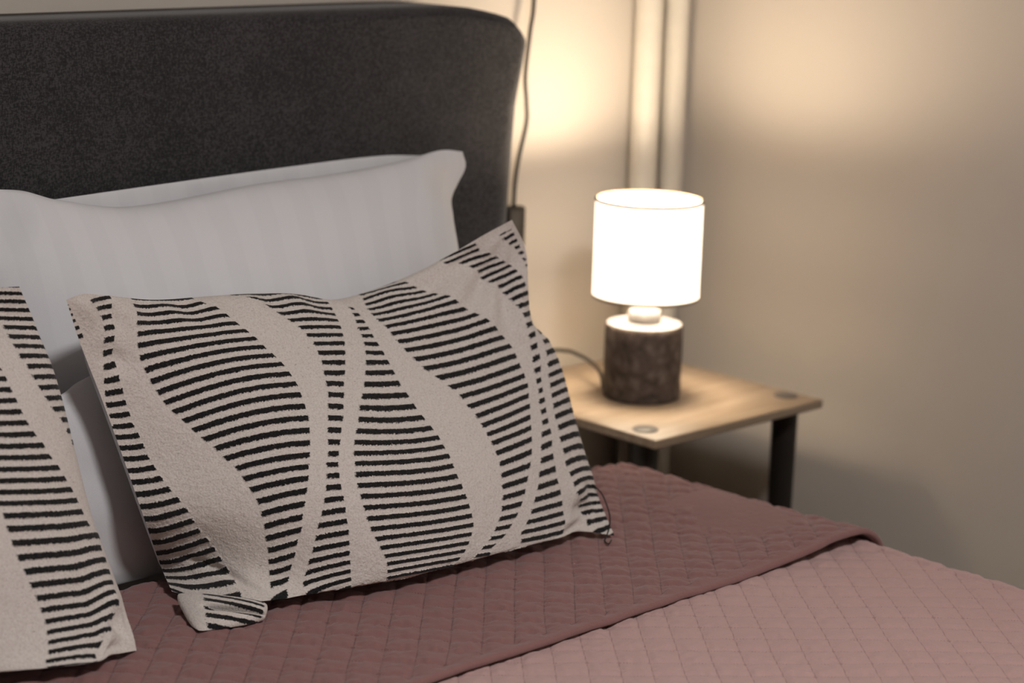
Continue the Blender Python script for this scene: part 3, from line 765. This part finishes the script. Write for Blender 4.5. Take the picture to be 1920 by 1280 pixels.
MAIN = cushion('striped_cushion', CUSHION_SEAM, CUSHION_SMOOTH, CUSHION_ROWS, main_bands, (700, 480), .5,
        ((.09, .10), (.09, .14), (.12, .16), (.12, .2)), (-.12, -.88, .40), (-.1, -.9, -.28), True, .046, wrinkle_main,
        'cream cushion with black tufted stripes in curved bands, in the middle of the photo', .65)
cushion('striped_cushion', LEFT_SEAM, LEFT_SMOOTH, LEFT_ROWS, left_bands, (520, 420), .55,
        ((.13, .13), (.07, .10), (.12, .16), (.10, .15)), (-.08, -.90, .40), (-.05, -.9, -.28), False, .014, wrinkle_left,
        'cream and black striped cushion cut off by the left edge of the photo', .60)

def pillow(seam, smooth, thick, ears, label, wr_seed, nrm, stripes=True, p=.5, name='pillow'):
    u = np.linspace(0, 1, 220); v = np.linspace(0, 1, 160)
    U, V = np.meshgrid(u, v)
    base = np.mean(np.array(seam['b'][0]), axis=0)
    root = empty(name, tuple(base))
    n = unit(nrm)
    S = coons_detail(seam, smooth, u, v)
    b = bulge(U, V, p, ears)
    w = 0.0035 * vnoise(U * 5 + V * 2, V * 3, wr_seed) + 0.0016 * vnoise(U * 16 + V * 5, V * 5, wr_seed + 1)
    edge = np.minimum.reduce([U, 1 - U, V, 1 - V]); soft = smooth01(edge / .08)
    F = S + (thick[0] * b + w * soft)[..., None] * n
    Bk = S - (thick[1] * b)[..., None] * n
    F[..., 2] = np.maximum(F[..., 2], .4835); Bk[..., 2] = np.maximum(Bk[..., 2], .4835)
    m = mat_white_cotton(name + '_cotton', stripes)
    grid_obj('front_cover', F, m, root, {'across': U})
    grid_obj('back_cover', Bk[::2, ::2], m, root, {'across': U[::2, ::2]}, flip=True)
    tag(root, label, 'pillow', 'white pillows against the headboard')

pillow(PILLOW_FRONT, dict(t=[0, 4, 6, 9], l=[0, 1, 2], b=[0, 1, 2], r=[0, 1, 2, 6]), (.072, .022), ((.1, .12), (.1, .12), (.10, .16), (.10, .20)),
       'large white satin-striped pillow leaning on the headboard, right behind the middle striped cushion', 51, (-.05, -.95, .30))
pillow(PILLOW_REAR, dict(t=[0, 1, 2, 4], l=[0, 1, 2], b=[0, 1, 2], r=[0, 1, 2]), (.012, .012), ((.1, .12),) * 4,
       'white pillow flat against the headboard, only its top edge showing above the large pillow', 61, (0, -1, .05))
pillow(PILLOW_LOW, dict(t=[0, 1, 4], l=[0, 1, 2], b=[0, 1, 2], r=[0, 1, 2]), (.018, .02), ((.1, .12),) * 4,
       'shaded white pillow glimpsed low down between the two striped cushions', 71, (0, -1, .1), stripes=False)
pillow(PILLOW_SIDE, dict(t=[0, 1, 2, 4], l=[0, 1, 2], b=[0, 1, 2], r=[0, 1, 2]), (.06, .02), ((.1, .12), (.1, .12), (.10, .16), (.10, .20)),
       'white pillow on the far left, mostly outside the photo', 81, (.02, -.95, .30))

# ------------------------------------------------------------------ bedside table
TOP = 0.525
def bedside_table():
    x0, x1, y0, y1 = 2.045, 2.430, 1.850, 2.248
    root = empty('bedside_table', ((x0 + x1) / 2, (y0 + y1) / 2, 0))
    box_obj('table_top', (x0, y0, TOP - 0.014), (x1, y1, TOP), mat_wood_top(), root, 0.0025, 3)
    for x in (2.0775, 2.4005):
        for y in (1.901, 2.205):
            leg = lathe_obj('leg', [(0.0165, 0.0), (0.0205, TOP - 0.0142)], (x, y, 0), M_DARKWOOD, root, n=32)
            lathe_obj('end_cap', [(0.019, 0.0), (0.019, 0.0012), (0.0175, 0.0022), (0.0, 0.0024)], (x, y, TOP - 0.0002), M_CAP, leg, n=36, cap=False)
    tag(root, 'small pale wooden bedside table on round black legs', 'table')
bedside_table()

# ------------------------------------------------------------------ bedside lamp
def bedside_lamp():
    cx, cy = 2.2162, 2.0398
    z0 = TOP + 0.0002
    root = empty('table_lamp', (cx, cy, z0))
    c = (cx, cy, z0)
    lathe_obj('base', [(0.0, 0.0), (0.056, 0.0), (0.0597, 0.003), (0.0603, 0.010), (0.0603, 0.108), (0.0598, 0.1135), (0.0578, 0.1165)], c, mat_stone(), root, n=72, cap=False)
    lathe_obj('base_top', [(0.0578, 0.1165), (0.050, 0.1182), (0.028, 0.1186), (0.0, 0.1186)], c, mat_glazed_top(), root, n=72, cap=False)
    lathe_obj('neck', [(0.0245, 0.1188), (0.0255, 0.121), (0.0255, 0.134), (0.0235, 0.1365), (0.017, 0.137), (0.0, 0.137)], c, mat_glazed_top(), root, n=48, cap=False)
    sock = lathe_obj('bulb_holder', [(0.017, 0.137), (0.017, 0.198), (0.0, 0.198)], c, M_PIPE, root, n=28, cap=False)
    zs, ze, r = 0.158, 0.310, 0.0818
    shade = lathe_obj('lamp_shade', [(r, zs), (r, ze), (r - 0.0012, ze), (r - 0.0012, zs), (r, zs)], c, mat_shade(), root, n=96, sharp=30, cap=False)
    lathe_obj('rim', [(r + 0.0009, ze - 0.004), (r + 0.0011, ze - 0.001), (r, ze + 0.0009), (r - 0.0022, ze + 0.0009), (r - 0.0028, ze - 0.001), (r - 0.0022, ze - 0.004)], c, mat_plain('shade_tape', (0.30, 0.22, 0.14), 0.8), shade, n=96, cap=False)
    lathe_obj('rim', [(r + 0.0009, zs + 0.004), (r + 0.0011, zs + 0.001), (r, zs - 0.0009), (r - 0.0022, zs - 0.0009), (r - 0.0028, zs + 0.001)], c, mat_plain('shade_tape_low', (0.50, 0.42, 0.32), 0.8), shade, n=96, cap=False)
    for k in range(3):
        a = k * 2 * math.pi / 3 + 0.4
        tube_obj('shade_arm', [(cx + 0.017 * math.cos(a), cy + 0.017 * math.sin(a), z0 + 0.185), (cx + (r - 0.002) * math.cos(a), cy + (r - 0.002) * math.sin(a), z0 + 0.162)], 0.0011, M_CAP, shade, n=6, per=2)
    zb = z0 + 0.254
    glass = NT('bulb_glass_lit')
    glass.b.inputs['Emission Color'].default_value = (*BULB_COLOUR, 1)
    glass.b.inputs['Emission Strength'].default_value = 12.0
    lathe_obj('bulb', [(0.012, 0.198), (0.013, 0.210), (0.0205, 0.228), (0.0235, 0.244), (0.0205, 0.260), (0.011, 0.269), (0.0, 0.2705)], c, glass.m, root, n=28, cap=False)
    ld = bpy.data.lights.new('bulb_light', 'POINT')
    ld.energy = BULB_WATTS; ld.color = BULB_COLOUR; ld.shadow_soft_size = 0.046
    lo = bpy.data.objects.new('bulb_light', ld); lo.location = (cx, cy, zb)
    link(lo, root)
    o = tube_obj('power_cord', [(2.172, 2.0795, TOP + 0.012), (2.1946, 2.11, 0.553), (2.2214, 2.16, 0.557), (2.2373, 2.2, 0.557), (2.244, 2.235, 0.556), (2.232, 2.262, 0.548), (2.215, 2.265, 0.50), (2.20, 2.265, 0.40), (2.20, 2.265, 0.05)], 0.0030, M_CORD, root)
    tag(root, 'lit table lamp with a white drum shade and dark brown ceramic base', 'lamp')
bedside_lamp()

# ------------------------------------------------------------------ hanging cord with its switch
def hanging_cord():
    root = empty('hanging_cord', (2.135, 2.255, 0.75))
    pts = [(2.19, 2.272, 2.0), (2.178, 2.270, 1.5), (2.172, 2.262, 1.25), (2.1686, 2.257, 1.1219), (2.1602, 2.255, 1.073), (2.1526, 2.255, 1.0073), (2.1565, 2.255, 0.9656), (2.1578, 2.255, 0.9321), (2.1448, 2.255, 0.8826), (2.1372, 2.255, 0.841), (2.1351, 2.255, 0.80)]
    tube_obj('cord', pts, 0.0034, M_CORD, root, n=8)
    box_obj('switch', (2.1165, 2.244, 0.735), (2.1535, 2.266, 0.802), M_SWITCH, root, 0.005, 3)
    box_obj('wall_hook', (2.182, 2.268, 1.995), (2.198, 2.28, 2.015), M_PIPE, root, 0.003)
    tag(root, 'thin dark cord with a switch hanging down the wall beside the headboard', 'cord')
hanging_cord()

def folded_corner():
    a, b, c, d = [np.array(p) for p in CORNER]
    s = np.linspace(0, 1, 150); t = np.linspace(0, 1, 90)
    S, T = np.meshgrid(s, t)
    P = ((1 - T) * (1 - S))[..., None] * a + ((1 - T) * S)[..., None] * d + (T * (1 - S))[..., None] * b + (T * S)[..., None] * c
    bl = np.power(np.clip(4 * S * (1 - S), 0, 1), .45) * np.power(np.clip(4 * T * (1 - T), 0, 1), .5)
    crease = np.exp(-((T - .42 - .25 * S) / .07) ** 2) * smooth01((S - .15) / .2)
    h = 0.016 * bl - 0.011 * crease * bl
    ctr = (a + b + c + d) / 4
    P = ctr + (P - ctr) * (1 - .13 * (np.abs(2 * S - 1) * np.abs(2 * T - 1)) ** 3)[..., None]
    X = P + h[..., None] * unit((-.25, -.62, .74))
    row = 4.6 * T - 2.0 * S + 0.25
    band = np.minimum((S - .30 + .14 * T) * .07, (.96 - S) * .07)
    X[..., 2] = np.maximum(X[..., 2], .5112)
    grid_obj('folded_corner', X, bpy.data.materials['striped_cushion_towelling'], MAIN, {'row': row, 'band': band}, flip=True)
folded_corner()

# loose thread at the lower right corner of the middle cushion
tube_obj('loose_thread', THREAD, 0.0009, M_CORD, MAIN, n=6, per=8)
